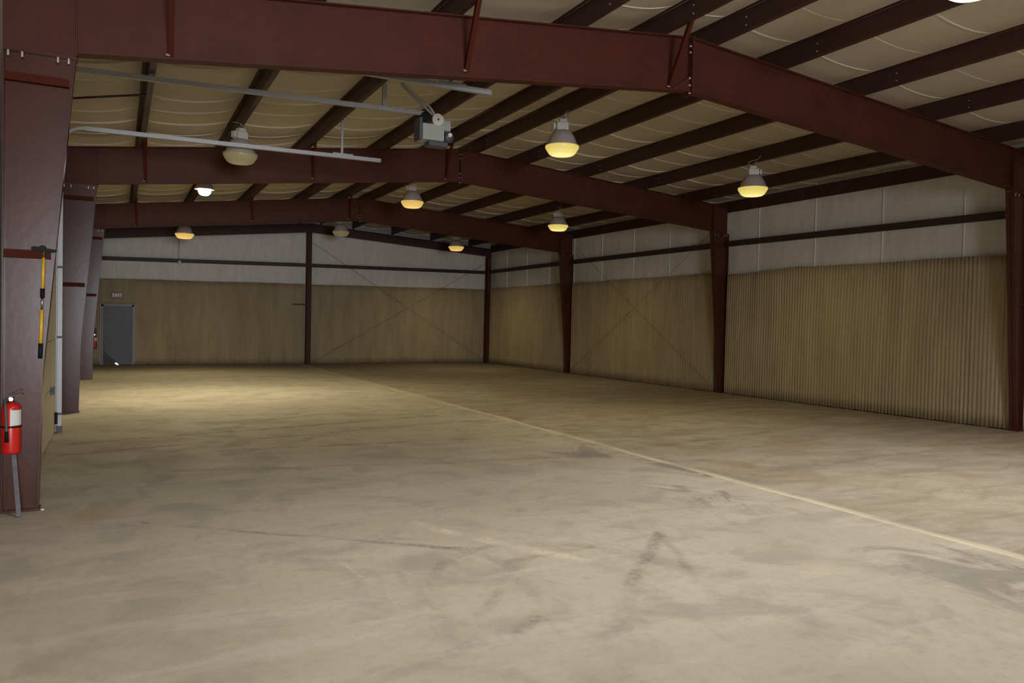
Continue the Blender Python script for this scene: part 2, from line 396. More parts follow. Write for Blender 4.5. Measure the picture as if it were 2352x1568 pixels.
seamed_wall('wall_left', 'x', -0.985, 1, -12.0, 29.45, lambda u: zr(-0.985)+0.24, [1.0+1.75*k for k in range(-8, 16)])

# ------------------------------------------------------------------ corrugated tan liner panels
def liner(axis, pos, inward, u0, u1, ztop, zbot, label, group, pitch=0.072, amp=0.011, warp=None, jag=0.012, seg=6):
    b = MB(); bm = b.bm; n = int((u1-u0)/pitch*seg); nz = 12
    rnd = random.Random(int(abs(u0)*100)+len(label))
    jitter = [rnd.uniform(-1, 1) for _ in range(n//seg+3)]
    def P(u, d, z): return (pos+inward*d, u, z) if axis == 'x' else (u, pos+inward*d, z)
    g = []
    for i in range(n+1):
        u = u0+(u1-u0)*i/n; r = int(i/seg)
        zt = ztop(u)+0.25*jag*jitter[r]+0.006*math.sin(u*1.7)*jag/0.012; zb = zbot(u)
        if zb < 0.1: zb = 0.008 + abs(jitter[r])*jag*0.8
        am = amp*(0.75+0.35*jitter[(r//3) % len(jitter)])
        col = []
        for j in range(nz+1):
            t = j/nz; z = zb+(zt-zb)*t
            d = am*math.sin(2*math.pi*i/seg) + amp
            du = 0.0
            if warp: dd, du = warp(u, t); d += dd
            col.append(bm.verts.new(P(u+du, d, z)))
        g.append(col)
    for i in range(n):
        for j in range(nz):
            f = bm.faces.new((g[i][j], g[i+1][j], g[i+1][j+1], g[i][j+1])); f.smooth = True
    o = b.build('liner_panel', LINER)
    so = o.modifiers.new('sheet', 'SOLIDIFY'); so.thickness = 0.005; so.offset = 0
    return tag(o, label, 'wall panel', group)
def g1(u, c, s): return math.exp(-((u-c)/s)**2)
def warp1(u, t):
    d = 0.07*g1(u, 13.6, 0.75)*max(0, t-0.55)/0.45 + 0.03*g1(u, 11.6, 0.5)*max(0, t-0.4) + 0.03*g1(u, 10.0, .4)*max(0, t-.5)
    du = -0.10*g1(u, 13.9, 1.2)*max(0, t-0.45) - 0.10*g1(u, 11.4, 1.0)*max(0, t-0.5) - 0.08*g1(u, 9.7, 0.7)*max(0, t-0.5)
    return d, du
def top1(u): return 3.115 - 0.045*g1(u, 14.6, .9) - 0.06*(7.9-u)*-0.01 - 0.035*g1(u, 8.0, .8) + 0.03*g1(u, 12.7, .35)
G = 'tan corrugated liner panels'
liner('x', 13.955, -1, 7.82, 14.93, top1, lambda u: 0, 'large tan corrugated liner, right wall between the nearest two right columns', G, pitch=0.078, amp=0.014, warp=warp1, jag=0.016, seg=8)
liner('x', 13.955, -1, 15.34, 22.53, lambda u: 3.13, lambda u: 0, 'tan corrugated liner crossed by thin brace rods, middle of the right wall', G, warp=lambda u, t: (0.012*math.sin(u*3)*t, 0))
liner('x', 13.955, -1, 22.95, 29.02, lambda u: 3.14, lambda u: 0, 'tan corrugated liner in the far right corner bay', G, warp=lambda u, t: (0.012*math.sin(u*2.3)*t, 0))
def etop(u): return 2.93 + (u+0.5)*0.0135
liner('y', 29.30, -1, -0.80, 6.27, etop, lambda u: 2.07 if -0.56 < u < 0.50 else 0, 'tan corrugated liner around the grey door, left half of the far wall', G)
liner('y', 29.30, -1, 6.47, 13.79, lambda u: etop(u)-0.01, lambda u: 0, 'tan corrugated liner, right half of the far wall', G)
liner('x', -0.945, 1, -3.9, 7.60, lambda u: 3.1, lambda u: 0, 'tan liner panel at the left photo edge, nearer than the first left column', G)
liner('x', -0.945, 1, 15.34, 22.5, lambda u: 3.1, lambda u: 0, 'tan liner panel on the left wall between the second and third left columns', G)
liner('x', -0.945, 1, 22.9, 29.0, lambda u: 3.1, lambda u: 0, 'tan liner panel on the left wall beside the far grey door', G)

# ------------------------------------------------------------------ rigid frames: columns and rafters (web centred on local y = 0)
WT = 0.012
def left_column(label):
    t = thing('steel_column', (0, YF[0]+0.02, 0), label, 'column', 'tapered steel columns on the left wall')
    zt, xo = 3.90, -0.866
    def xi(z): return -0.606+0.030*z/1.21 if z < 1.21 else -0.576+0.232*(z-1.21)/2.74
    MB().prism([(xo, 0.02), (xi(0.02), 0.02), (xi(1.21), 1.21), (xi(zt), zt), (xo, zt)], 'y', -WT/2, WT/2).build('web', STEEL, t)
    MB().prism([(xi(0.02)-0.012, 0.02), (xi(0.02), 0.02), (xi(1.21), 1.21), (xi(zt), zt), (xi(zt)-0.012, zt), (xi(1.21)-0.012, 1.21)], 'y', -FL/2, FL/2).build('inner_flange', STEEL, t)
    MB().box(xo-0.012, xo, -FL/2, FL/2, 0.02, zt).build('outer_flange', STEEL, t)
    MB().box(xo-0.012, xi(0)+0.012, -FL/2-0.01, FL/2+0.01, 0.0, 0.02).build('base_plate', STEEL, t)
    MB().box(xo-0.012, xi(zt)+0.01, -FL/2, FL/2, zt, zt+0.022).build('cap_plate', STEEL, t)
    for z in (2.175, 3.66):
        MB().box(xo, xi(z)-0.03, -FL/2+0.004, -WT/2, z-0.006, z).box(xo, xi(z)-0.03, -FL/2, -FL/2+0.006, z-0.006, z+0.062).build('stiffener', STEEL_RUST, t)
    MB().box(xo, xi(1.2)-0.012, -WT/2-0.004, -WT/2, 1.205, 1.217).build('weld_seam', STEEL, t)
    for x in (-0.84, -0.74, -0.48, -0.40):
        MB().lathe([(0.010, -0.024), (0.011, 0), (0.011, 0.022), (0.008, 0.026)], (x, -0.055, zt-0.022), 6, False).build('bolt', BOLT, t)
    return t
def right_column(label):
    t = thing('steel_column', (0, YF[0]+0.02, 0), label, 'column', 'tapered steel columns on the right wall')
    xi0, xi1, zt, xo = 13.885, 13.515, 4.10, 14.03
    def xi(z): return xi0+(xi1-xi0)*z/4.17
    MB().prism([(xo, 0.02), (xi(0.02), 0.02), (xi(zt), zt), (xo, zt)], 'y', -WT/2, WT/2).build('web', STEEL, t)
    MB().prism([(xi(0.02)+0.012, 0.02), (xi(0.02), 0.02), (xi(zt), zt), (xi(zt)+0.012, zt)], 'y', -FL/2, FL/2).build('inner_flange', STEEL, t)
    MB().box(xo, xo+0.012, -FL/2, FL/2, 0.02, zt).build('outer_flange', STEEL, t)
    MB().box(xi(0)-0.015, xo+0.012, -FL/2-0.01, FL/2+0.01, 0.0, 0.02).build('base_plate', STEEL, t)
    MB().box(xi(zt)-0.01, xo+0.012, -FL/2, FL/2, zt, zt+0.022).build('cap_plate', STEEL, t)
    MB().box(xi(2.2)+0.03, xo, -FL/2, -WT/2, 2.195, 2.207).build('stiffener', STEEL, t)
    for x in (13.60, 13.70, 13.90, 13.98):
        MB().lathe([(0.010, -0.024), (0.011, 0), (0.011, 0.022), (0.008, 0.026)], (x, -0.055, zt-0.022), 6, False).build('bolt', BOLT, t)
    return t
lc = [left_column('nearest left steel column, with the red extinguisher and yellow pole'), None, None]
rc = [right_column('nearest right steel column, dark, cut by the right edge of the photo'), None, None]
lc[1] = copy_tree(lc[0]); lc[1].location.y = YF[1]+0.02; lc[1]['label'] = 'dark purplish steel column on the left, behind the overhead door track'
lc[2] = copy_tree(lc[0]); lc[2].location.y = YF[2]+0.02; lc[2]['label'] = 'slim looking steel column on the left, third back, nearest the grey door'
rc[1] = copy_tree(rc[0]); rc[1].location.y = YF[1]+0.02; rc[1]['label'] = 'dark tapered steel column in the middle of the right wall, second back'
rc[2] = copy_tree(rc[0]); rc[2].location.y = YF[2]+0.02; rc[2]['label'] = 'dark tapered steel column on the right wall nearest the far corner'

def rafter(label):
    t = thing('roof_rafter', (0, YF[0]+0.02, 3.92), label, 'rafter', 'gabled steel rafters')
    zo = 3.92
    xlo, xli, zlk = -0.885, -0.344, 3.955
    xro, xri, zrk = 14.03, 13.515, 4.175
    zmb = 4.703
    def zb(x):
        return zlk+(zmb-zlk)*(x-xli)/(XM-xli) if x < XM else zmb+(zrk-zmb)*(x-XM)/(xri-XM)
    tf = 0.014
    for side in (0, 1):
        if side == 0: pts = [(xlo, 3.925), (xli, 3.93), (xli, zlk), (XM-0.012, zb(XM)), (XM-0.012, zr(XM)-tf), (xlo, zr(xlo)-tf)]
        else: pts = [(xro, 4.125), (xri, 4.13), (xri, zrk), (XM+0.012, zb(XM)), (XM+0.012, zr(XM)-tf), (xro, zr(xro)-tf)]
        MB().prism([(x, z-zo) for x, z in pts], 'y', -WT/2, WT/2).build('web', RAFT, t)
        a, c = (xli, XM-0.012) if side == 0 else (XM+0.012, xri)
        MB().prism([(a, zb(a)-zo), (c, zb(c)-zo), (c, zb(c)+tf-zo), (a, zb(a)+tf-zo)], 'y', -FL/2, FL/2).build('bottom_flange', RAFT, t)
        a, c = (xlo, XM-0.012) if side == 0 else (XM+0.012, xro)
        MB().prism([(a, zr(a)-tf-zo), (c, zr(c)-tf-zo), (c, zr(c)-zo), (a, zr(a)-zo)], 'y', -FL/2, FL/2).build('top_flange', RAFT, t)
        x = xli if side == 0 else xri
        MB().box(x-0.006, x+0.006, -FL/2, FL/2, (3.93 if side == 0 else 4.13)-zo, zr(x)-tf-zo).build('knee_stiffener', RAFT, t)
        x = XM-0.012 if side == 0 else XM
        MB().box(x, x+0.012, -0.10, 0.10, zmb-0.055-zo, ZR-0.005-zo).build('splice_plate', RAFT, t)
    MB().prism([(XM-0.30, zb(XM-0.30)+tf-zo), (XM-0.012, zb(XM)+tf-zo), (XM-0.012, zb(XM)+0.19-zo)], 'y', -0.008-FL/2+0.03, -FL/2+0.03).build('gusset', RAFT, t)
    for z in (zmb-0.028, zmb+0.07, zmb+0.16, ZR-0.12, ZR-0.20):
        MB().tube([(XM-0.035, -0.06, z-zo), (XM+0.035, -0.06, z-zo)], 0.014, 6).build('bolt', BOLT, t)
    return t
rf = [rafter('nearest steel rafter across the top of the photo')]
for k, lb in ((1, 'second steel rafter, behind the door operator'), (2, 'third steel rafter, nearest the far wall')):
    r = copy_tree(rf[0]); r.location.y = YF[k]+0.02; r['label'] = lb; rf.append(r)

# ------------------------------------------------------------------ purlins, eave struts
def purlin(e, label):
    x = e-0.07; z = zr(x)
    t = thing('roof_purlin', (x, 12.0, z), label, 'purlin', 'roof purlins running the length of the building')
    th = 0.006; s = SL if e < XM else -SR
    y0, y1 = -23.8, 17.28
    MB().box(-th/2, th/2, y0, y1, 0, PUR).build('web', PURLIN, t)
    MB().prism([(0, 0), (0.07, 0.07*s), (0.07, 0.07*s+0.02), (0.065, 0.07*s+0.02), (0.064, 0.07*s+th), (0, th)], 'y', y0, y1).build('lower_flange', PURLIN, t)
    MB().prism([(0, PUR), (-0.07, PUR-0.07*s), (-0.07, PUR-0.07*s-th), (0, PUR-th)], 'y', y0, y1).build('upper_flange', PURLIN, t)
    for yf in YF[:2]:
        for dy in (-0.62, 0.80):
            for zz in (0.05, 0.15):
                MB().tube([(-0.012, yf+dy-12.0, zz), (0.012, yf+dy-12.0, zz)], 0.010, 6).build('lap_bolt', BOLT, t)
    return t
on = ['first', 'second', 'third', 'fourth', 'fifth']
for k, e in enumerate(EDGE_L[::-1]): purlin(e, f'dark red roof purlin, {on[k]} one left of the ridge')
for k, e in enumerate(EDGE_R): purlin(e, f'dark red roof purlin, {on[k]} one right of the ridge')
t = thing('eave_strut', (14.08, 12.0, 4.69), 'dark eave strut along the top of the right wall', 'eave strut')
MB().box(-0.035, -0.029, -23.8, 17.3, 0, 0.28).build('web', PURLIN, t)
MB().box(-0.035, 0.0, -23.8, 17.3, -0.006, 0).build('lower_flange', PURLIN, t)
MB().box(-0.035, 0.0, -23.8, 17.3, 0.274, 0.28).build('upper_flange', PURLIN, t)

# ------------------------------------------------------------------ girts
def girt(axis, pos, u0, u1, za, zb_, label, depth=0.115, h=0.13):
    """C girt; za / zb_ = height of its underside at either end"""
    loc = (pos, u0, za) if axis == 'x' else (u0, pos, za)
    t = thing('wall_girt', loc, label, 'girt', 'dark horizontal wall girts')
    Ln = u1-u0; dz = zb_-za
    def strip(d0, d1, h0, h1):
        b = MB(); v = []
        for u, o in ((0, 0), (Ln, dz)):
            for d, hh in ((d0, h0), (d1, h0), (d1, h1), (d0, h1)):
                v.append(b.bm.verts.new((-d, u, hh+o) if axis == 'x' else (u, -d, hh+o)))
        for f in ((0, 1, 2, 3), (7, 6, 5, 4), (0, 4, 5, 1), (1, 5, 6, 2), (2, 6, 7, 3), (3, 7, 4, 0)): b.bm.faces.new([v[i] for i in f])
        return b
    strip(depth-0.006, depth, 0, h).build('web', GIRT, t)
    strip(0, depth, 0, 0.006).build('lower_flange', GIRT, t)
    strip(0, depth, h-0.006, h).build('upper_flange', GIRT, t)
    return t
girt('x', 14.0, 7.99, 14.93, 3.735, 3.79, 'dark girt on the right wall between the nearest two right columns')
girt('x', 14.0, 15.34, 22.53, 3.785, 3.79, 'dark girt on the right wall above the crossed brace rods')
girt('x', 14.0, 22.95, 29.05, 3.79, 3.78, 'dark girt on the right wall in the far corner bay')
girt('y', 29.36, -0.85, 6.27, 3.54, 3.67, 'dark girt on the far wall left of its middle post')
girt('y', 29.36, 6.47, 13.79, 3.67, 3.76, 'dark girt on the far wall right of its middle post')

# ------------------------------------------------------------------ far end wall frame
def end_rafter():
    t = thing('end_wall_rafter', (6.4, 29.12, 4.97), 'thin dark gable beam along the top of the far wall', 'rafter')
    xs = [(-0.85, 4.215), (6.40, 4.965), (14.0, 4.475)]; ht = 0.33
    for i in (0, 1):
        (xa, za), (xc, zc) = xs[i], xs[i+1]
        P = lambda d0, d1: [(xa-6.4, za+d0-4.97), (xc-6.4, zc+d0-4.97), (xc-6.4, zc+d1-4.97), (xa-6.4, za+d1-4.97)]
        MB().prism(P(0.01, ht-0.01), 'y', -0.005, 0.005).build('web', GIRT, t)
        MB().prism(P(0, 0.012), 'y', -0.08, 0.08).build('bottom_flange', STEEL, t)
        MB().prism(P(ht-0.012, ht), 'y', -0.08, 0.08).build('top_flange', STEEL, t)
    for x in [e-0.07 for e in EDGE_L+EDGE_R]:
        zt = (4.215+(x+0.85)*0.75/7.25 if x < 6.4 else 4.965-(x-6.4)*0.49/7.6)+ht
        MB().box(x-6.4+0.004, x-6.4+0.012, -0.06, 0.06, zt-4.97, zr(x)+0.15-4.97).build('purlin_clip', GIRT, t)
end_rafter()
def end_post(x0, x1, zt, label):
    t = thing('end_wall_post', ((x0+x1)/2, 29.14, 0), label, 'post'); hw = (x1-x0)/2
    MB().box(-0.005, 0.005, -0.10, 0.10, 0.015, zt).build('web', STEEL, t)
    MB().box(-hw, hw, -0.112, -0.10, 0.015, zt).build('front_flange', STEEL, t)
    MB().box(-hw, hw, 0.10, 0.112, 0.015, zt).build('rear_flange', STEEL, t)
    MB().box(-hw-0.02, hw+0.02, -0.13, 0.13, 0, 0.015).build('base_plate', STEEL, t)
end_post(6.285, 6.455, 4.955, 'slim dark red post in the middle of the far wall')
end_post(13.80, 13.96, 4.475, 'slim dark red post in the far right corner')
t = thing('post_bracket', (6.28, 29.02, 2.215), 'short dark arm sticking out left of the middle far post', 'bracket')
MB().box(-0.50, 0.0, -0.02, 0.02, 0, 0.045).build('arm', GIRT, t); MB().box(-0.012, 0.0, -0.05, 0.05, -0.04, 0.085).build('plate', GIRT, t)

# ------------------------------------------------------------------ flange braces and brace rods
sp = [('left', 0.38, 4.06), ('middle', 3.33, 4.42), ('ridge', 6.12, 4.695)]
fn = ['nearest', 'second', 'third']
for k, yf in enumerate(YF):
    for nm, x, zb0 in sp:
        zb_ = zb0; xe = {'left': 0.36, 'middle': 3.24, 'ridge': 6.03}[nm]
        zt = zr(xe)+0.07
        ln = 0.55
        t = thing('flange_brace', (x, yf, zb_), {'left': f'leftmost slanted brace angle on the {fn[k]} rafter', 'middle': f'slanted brace angle midway up the left half of the {fn[k]} rafter', 'ridge': f'slanted brace angle beside the ridge splice of the {fn[k]} rafter'}[nm], 'brace', 'slanted flange braces on the rafters')
        MB().bar((0, -0.01, 0.0), (xe-x, -ln, zt-zb_), LANGLE(0.05, 0.006), (1, 0, 0)).build('angle', STEEL_RUST, t)
        MB().tube([(-0.02, -0.015, 0.02), (0.02, -0.015, 0.02)], 0.014, 6).build('bolt', BOLT, t)
rods = [((13.86, 22.50, 0.02), (13.84, 15.35, 4.25), 'thin brace rod rising toward the camera, right wall'),
        ((13.79, 22.45, 4.55), (13.80, 15.35, 0.20), 'thin brace rod falling toward the camera, right wall'),
        ((6.50, 29.12, 4.60), (13.75, 29.20, 0.12), 'thin brace rod falling to the right on the far wall'),
        ((6.50, 29.16, 0.02), (13.75, 29.11, 4.20), 'thin brace rod rising to the right on the far wall')]
for a, c, lb in rods:
    t = thing('brace_rod', a, lb, 'brace rod', 'crossed wall brace rods')
    MB().tube([(0, 0, 0), Vector(c)-Vector(a)], 0.0045, 8).build('rod', ROD, t)
    d = (Vector(c)-Vector(a)); MB().tube([d*0.47, d*0.49], 0.009, 8).build('turnbuckle', ROD, t)

t = thing('sag_rod', (-0.93, 11.99, 4.55), 'thin dark rod under the ceiling from the left wall to the first purlin', 'rod')
MB().tube([(0, 0, 0), (1.235, -0.48, 0.135)], 0.016, 8).build('rod', GIRT, t)
# ------------------------------------------------------------------ high bay lamps
def smooth_pts(p, n=6):
    out = []
    for i in range(len(p)-1):
        p0, p1, p2, p3 = [Vector(p[max(0, min(len(p)-1, i+d))]) for d in (-1, 0, 1, 2)]
        for k in range(n):
            u = k/n
            out.append(0.5*((2*p1)+(p2-p0)*u+(2*p0-5*p1+4*p2-p3)*u*u+(3*p1-p0-3*p2+p3)*u**3))
    out.append(Vector(p[-1])); return out
def lamp(loc, label, lens='on', scale=1.0, yaw=0.0, watts=LAMP_W, h=0.95, cone=160, blend=0.9, tint=(1.0, 0.82, 0.48), bs=1.0):
    x, y, z = loc
    t = thing('high_bay_lamp', loc, label, 'lamp', 'bell shaped high bay lamps')
    t.rotation_euler.z = yaw
    s = scale; h = h*s
    MB().lathe([(0.262*s, 0.055*h), (0.255*s, 0.085*h), (0.235*s, 0.14*h), (0.21*s, 0.20*h), (0.18*s, 0.26*h), (0.145*s, 0.305*h), (0.11*s, 0.325*h)], seg=64, ripple=0.012).build('shade', SHADE, t)
    MB().lathe([(0.265*s, 0.045*h), (0.29*s, 0.045*h), (0.292*s, 0.062*h), (0.265*s, 0.066*h)], seg=48).build('rim', SHADE, t)
    if lens == 'hot':
        b_ = s*bs
        MB().lathe([(0.02*b_, -0.105*b_), (0.08*b_, -0.095*b_), (0.125*b_, -0.055*b_), (0.14*b_, -0.01*b_), (0.125*b_, 0.035*b_), (0.08*b_, 0.07*b_), (0.05*b_, 0.08*b_)], seg=32).build('bulb', BULB, t)
    else:
        MB().lathe([(0.10*s, -0.118*s), (0.19*s, -0.108*s), (0.225*s, -0.085*s), (0.262*s, -0.03*s), (0.288*s, 0.015*s), (0.285*s, 0.042*h), (0.10*s, 0.044*h)], seg=48).build('lens', {'on': LENS, 'far': LENS_FAR, 'off': LENS_OFF, 'white': LENS_WHITE}[lens], t)
    MB().box(-0.10*s, 0.10*s, -0.085*s, 0.085*s, 0.325*h, 0.465*h).build('ballast_box', BALLAST, t, bevel=0.012)
    MB().box(-0.055*s, 0.075*s, -0.06*s, 0.06*s, 0.465*h, 0.53*h).build('wiring_box', BALLAST, t, bevel=0.008)
    MB().box(-0.155*s, -0.125*s, -0.05*s, 0.05*s, 0.345*h, 0.45*h).box(-0.125*s, -0.10*s, -0.02*s, 0.02*s, 0.38*h, 0.42*h).build('side_fin', BALLAST, t)
    e = min(EDGE_L+EDGE_R, key=lambda q: abs(q-0.035-x)); xt = min(max(x, e-0.060), e-0.010)
    top = Vector((xt-x, 0, zr(xt)+(SL if xt < XM else -SR)*0.0+0.006-z))
    top.rotate(Matrix.Rotation(-yaw, 3, 'Z'))
    ring = [(0.026*math.cos(a*math.pi/8), 0, 0.55*h+0.035*math.sin(a*math.pi/8)) for a in range(17)]
    MB().tube(ring, 0.008, 8).build('hook', DARKG, t)
    MB().tube([(0, 0, 0.575*h), top], 0.009, 8).build('hanger_rod', CONDUIT, t)
    cab = smooth_pts([(0.03, 0.0, 0.53*h), (0.09, 0.02, 0.57*h), (0.10, 0.06, 0.5*(0.57*h+top.z)), top+Vector((0.02, 0.10, 0.02)), top+Vector((0.0, 0.25, 0.05))], 5)
    MB().tube(cab, 0.006, 6).build('power_cord', CONDUIT, t)
    if lens != 'off':
        light('lamp_light', 'SPOT', (0, 0, -0.16*s), watts, tint, parent=t, spot_size=math.radians(cone), spot_blend=blend, shadow_soft_size=0.12)
    return t
WARM = (1.0, 0.95, 0.885)
lamp((1.728, 13.05, 4.295), 'unlit bell lamp hanging behind the far overhead door track', 'off', 0.92, 0.5)
lamp((6.708, 11.25, 4.693), 'large glowing yellow bell lamp just right of the door operator', 'on', 1.0, -0.45, 190)
lamp((11.197, 11.34, 4.444), 'glowing yellow bell lamp nearest the right wall, in front of the second rafter', 'on', 1.0, 2.6, h=0.90)
lamp((1.613, 17.6, 4.389), 'brilliant white burning lamp between the second and third rafters, left', 'hot', 0.74, 0.3, HOT_W, cone=150, blend=0.7, tint=(1.0, 0.86, 0.56), bs=1.25)
lamp((6.52, 18.2, 4.651), 'orange yellow bell lamp under the ridge between second and third rafters', 'far', 0.98, -0.3)
lamp((11.105, 18.746, 4.47), 'glowing yellow bell lamp left of the second right column', 'on', 1.0, 0.4, h=0.86)
lamp((1.743, 25.0, 4.145), 'small glowing lamp near the far wall, above the left girt', 'far', 0.93, 0.2, 210)
lamp((6.689, 25.75, 4.645), 'small unlit bell lamp right of the middle far post', 'off', 0.97, 0.7)
lamp((11.108, 26.125, 4.451), 'small glowing lamp near the far right corner', 'far', 1.0, -0.2, 210, h=0.88)
lamp((6.70, 4.20, 4.80), 'burning lamp cut off by the top right edge of the photo', 'white', 0.95, 0.2, 510, h=0.82, cone=146, blend=0.8, tint=WARM)
for px, py, pz, pw in ((1.75, 3.6, 4.25, 300), (11.3, 3.6, 4.40, 520)):  # unseen lamps added to light the near floor: lights only, no bodies
    light('lamp_light', 'SPOT', (px, py, pz), pw, WARM, (px, py, 0), spot_size=math.radians(145), spot_blend=0.8, shadow_soft_size=0.15)

# ------------------------------------------------------------------ overhead door in the left wall, tracks, operator
t = thing('door_2', (-0.83, 10.45, 0), 'x', 'door'); del t['label']; del t['category']; struct(t)
for k in range(6):
    z0 = 0.02+k*0.66
    b = MB(); b.box(-0.02, 0.03, -2.28, 2.20, z0, z0+0.65)
    b.box(0.03, 0.034, -2.26, 2.18, z0+0.05, z0+0.60)
    b.build('door_panel', DOORTAN, t, bevel=0.006)
MB().box(0.03, 0.075, 1.30, 1.36, 0.62, 0.72).box(0.03, 0.06, 1.22, 1.44, 0.66, 0.68).build('handle', DARKG, t)
MB().box(0.03, 0.07, 1.98, 2.06, 0.14, 0.30).build('slide_latch', BLACK, t, bevel=0.006)
def rail_profile(): return [(-0.028, -0.03), (0.028, -0.03), (0.028, 0.03), (0.016, 0.03), (0.016, 0.024), (0.022, 0.024), (0.022, -0.024), (-0.022, -0.024), (-0.022, 0.024), (-0.016, 0.024), (-0.016, 0.03), (-0.028, 0.03)]
def door_track(y, zl, zrr, xe, label, hx):
    t = thing('door_track', (-0.75, y, 0), label, 'door track', 'galvanised overhead door tracks'); r = 0.30
    MB().box(-0.030, 0.030, -0.022, 0.022, 0.0, zl-r).box(-0.030, 0.03, 0.022, 0.032, 0.0, zl-r).build('vertical_rail', GALV, t)
    MB().box(-0.05, -0.035, 0.0, 0.06, 0.0, zl-r-0.2).build('wall_angle', GALV, t)
    pts = [(r*(1-math.cos(a)), 0, zl-r+r*math.sin(a)) for a in [math.pi/2*k/8 for k in range(9)]]
    pts2 = pts
    b = MB()
    for p, q in zip(pts2[:-1], pts2[1:]): b.bar(p, q, [(-0.02, -0.028), (0.02, -0.028), (0.02, 0.028), (-0.02, 0.028)], (0, 1, 0))
    b.build('curved_rail', GALV, t)
    MB().bar((r, 0, zl), (xe+0.75, 0, zrr), rail_profile(), (0, 0, 1)).build('horizontal_rail', GALV, t)
    MB().bar((hx+0.75-0.14, 0, zl+(zrr-zl)*0.8+0.032), (hx+0.75+0.20, 0, zl+(zrr-zl)*0.86+0.032), [(-0.025, 0), (0.025, 0), (0.025, 0.02), (-0.025, 0.02)]).build('splice_angle', GALV, t)
    MB().bar((hx+0.75, 0, zl+(zrr-zl)*0.82+0.03), (hx+0.75, 0, zr(hx)+0.05), LANGLE(0.035, 0.005), (1, 0, 0)).build('hanger', GALV, t)
    for z in (0.25, 1.35, 2.35):
        MB().box(-0.035, 0.04, -0.035, 0.04, z, z+0.03).build('roller_bracket', DARKG, t)
    MB().box(-0.04, 0.035, -0.05, 0.05, 0.0, 0.09).build('foot_bracket', DARKG, t)
    return t
door_track(12.66, 4.375, 4.425, 3.95, 'galvanised door track crossing in front of the unlit lamp, farther from the camera', 3.27)
door_track(8.28, 4.40, 4.445, 3.93, 'galvanised door track just under the nearest rafter', 3.40)
# operator: rail, motor head
t = thing('door_operator', (3.9, 10.45, 4.5), 'grey motor operator with pale pulley on its ceiling rail', 'door operator')
MB().bar((-4.40, 0, 0.09), (0.0, 0, 0.20), rail_profile(), (0, 0, 1)).build('rail', GALV, t)
MB().tube([(0.0, -0.035, 0.16), (0.0, 0.035, 0.16)], 0.06, 20).build('drive_sprocket', BLACK, t)
MB().box(-0.06, 0.27, -0.13, 0.13, -0.19, 0.04).build('motor_box', OPER, t, bevel=0.012)
MB().box(-0.10, -0.06, -0.10, 0.13, -0.19, 0.12).build('end_bracket', DARKG, t)
MB().tube([(0.16, -0.155, 0.105), (0.16, -0.115, 0.105)], 0.085, 28).build('pulley', PULLEY, t)
MB().tube([(0.16, -0.165, 0.105), (0.16, -0.15, 0.105)], 0.016, 12).build('pulley_hub', DARKG, t)
MB().tube([(0.30, -0.02, -0.10), (0.42, -0.02, -0.10)], 0.075, 20).tube([(0.42, -0.02, -0.1), (0.44, -0.02, -0.1)], 0.05, 20).build('motor', DARKG, t)
MB().tube([(0.37, -0.11, -0.08), (0.37, -0.08, -0.08)], 0.03, 14).build('cable_fitting', BALLAST, t)
MB().box(0.28, 0.42, 0.0, 0.10, 0.0, 0.15).build('control_box', OPER, t, bevel=0.008)
MB().box(0.05, 0.34, -0.10, 0.10, -0.26, -0.19).build('lower_bracket', DARKG, t, bevel=0.008)
cv = [(0.10, -0.12, 0.0), (0.12, -0.13, 0.10), (0.10, -0.12, 0.20), (0.02, -0.1, 0.30), (-0.12, -0.04, 0.42), (-0.35, 0.0, zr(3.5)-4.5+0.05)]
MB().tube(smooth_pts(cv), 0.016, 10).build('flexible_conduit', CONDUIT, t)
MB().bar((0.14, -0.10, 0.17), (-0.35, -0.02, zr(3.5)-4.5+0.02), LANGLE(0.035, 0.005), (0, 1, 0)).build('diagonal_strut', GALV, t)
MB().bar((-0.62, 0.0, 0.19), (-0.62, 0, zr(3.28)-4.5+0.03), LANGLE(0.05, 0.006), (1, 0, 0)).bar((-0.57, 0.03, 0.19), (-0.57, 0.03, zr(3.28)-4.5+0.03), LANGLE(0.02, 0.005), (1, 0, 0)).build('rail_hanger', GALV, t)

# ------------------------------------------------------------------ personnel door in the far wall
t = bpy.data.objects.new('door_1', None); COL.objects.link(t); t.location = (-0.03, 29.24, 0); struct(t)
MB().box(-0.43, 0.43, -0.01, 0.035, 0.02, 1.985).build('door_leaf', DOORGREY, t, bevel=0.004)
MB().box(-0.50, -0.43, -0.05, 0.06, 0, 2.05).box(0.43, 0.50, -0.05, 0.06, 0, 2.05).box(-0.50, 0.50, -0.05, 0.06, 1.985, 2.05).build('door_frame', FRAMEGREY, t, bevel=0.004)
MB().tube([(-0.36, -0.07, 0.98), (-0.36, -0.01, 0.98)], 0.028, 14).box(-0.38, -0.26, -0.08, -0.06, 0.97, 0.99).build('lever_handle', DARKG, t)
MB().prism([(-0.08, 0.055), (-0.02, 0.0), (0.04, 0.0), (-0.04, 0.075)], 'y', -0.018, -0.0105).build('glow_sliver', SLIVER, t)  # emissive sliver added on the door leaf; no opening behind it
bm_ = MB(); bm_.prism([(-0.42, 0.02), (0.02, 0.02), (-0.04, 0.12), (-0.18, 0.24), (-0.32, 0.36), (-0.42, 0.50)], 'y', -0.0125, -0.0105)
bm_.build('dirt_patch', mat('brown_door_dirt', (0.066, 0.076, 0.074), 0.7), t)

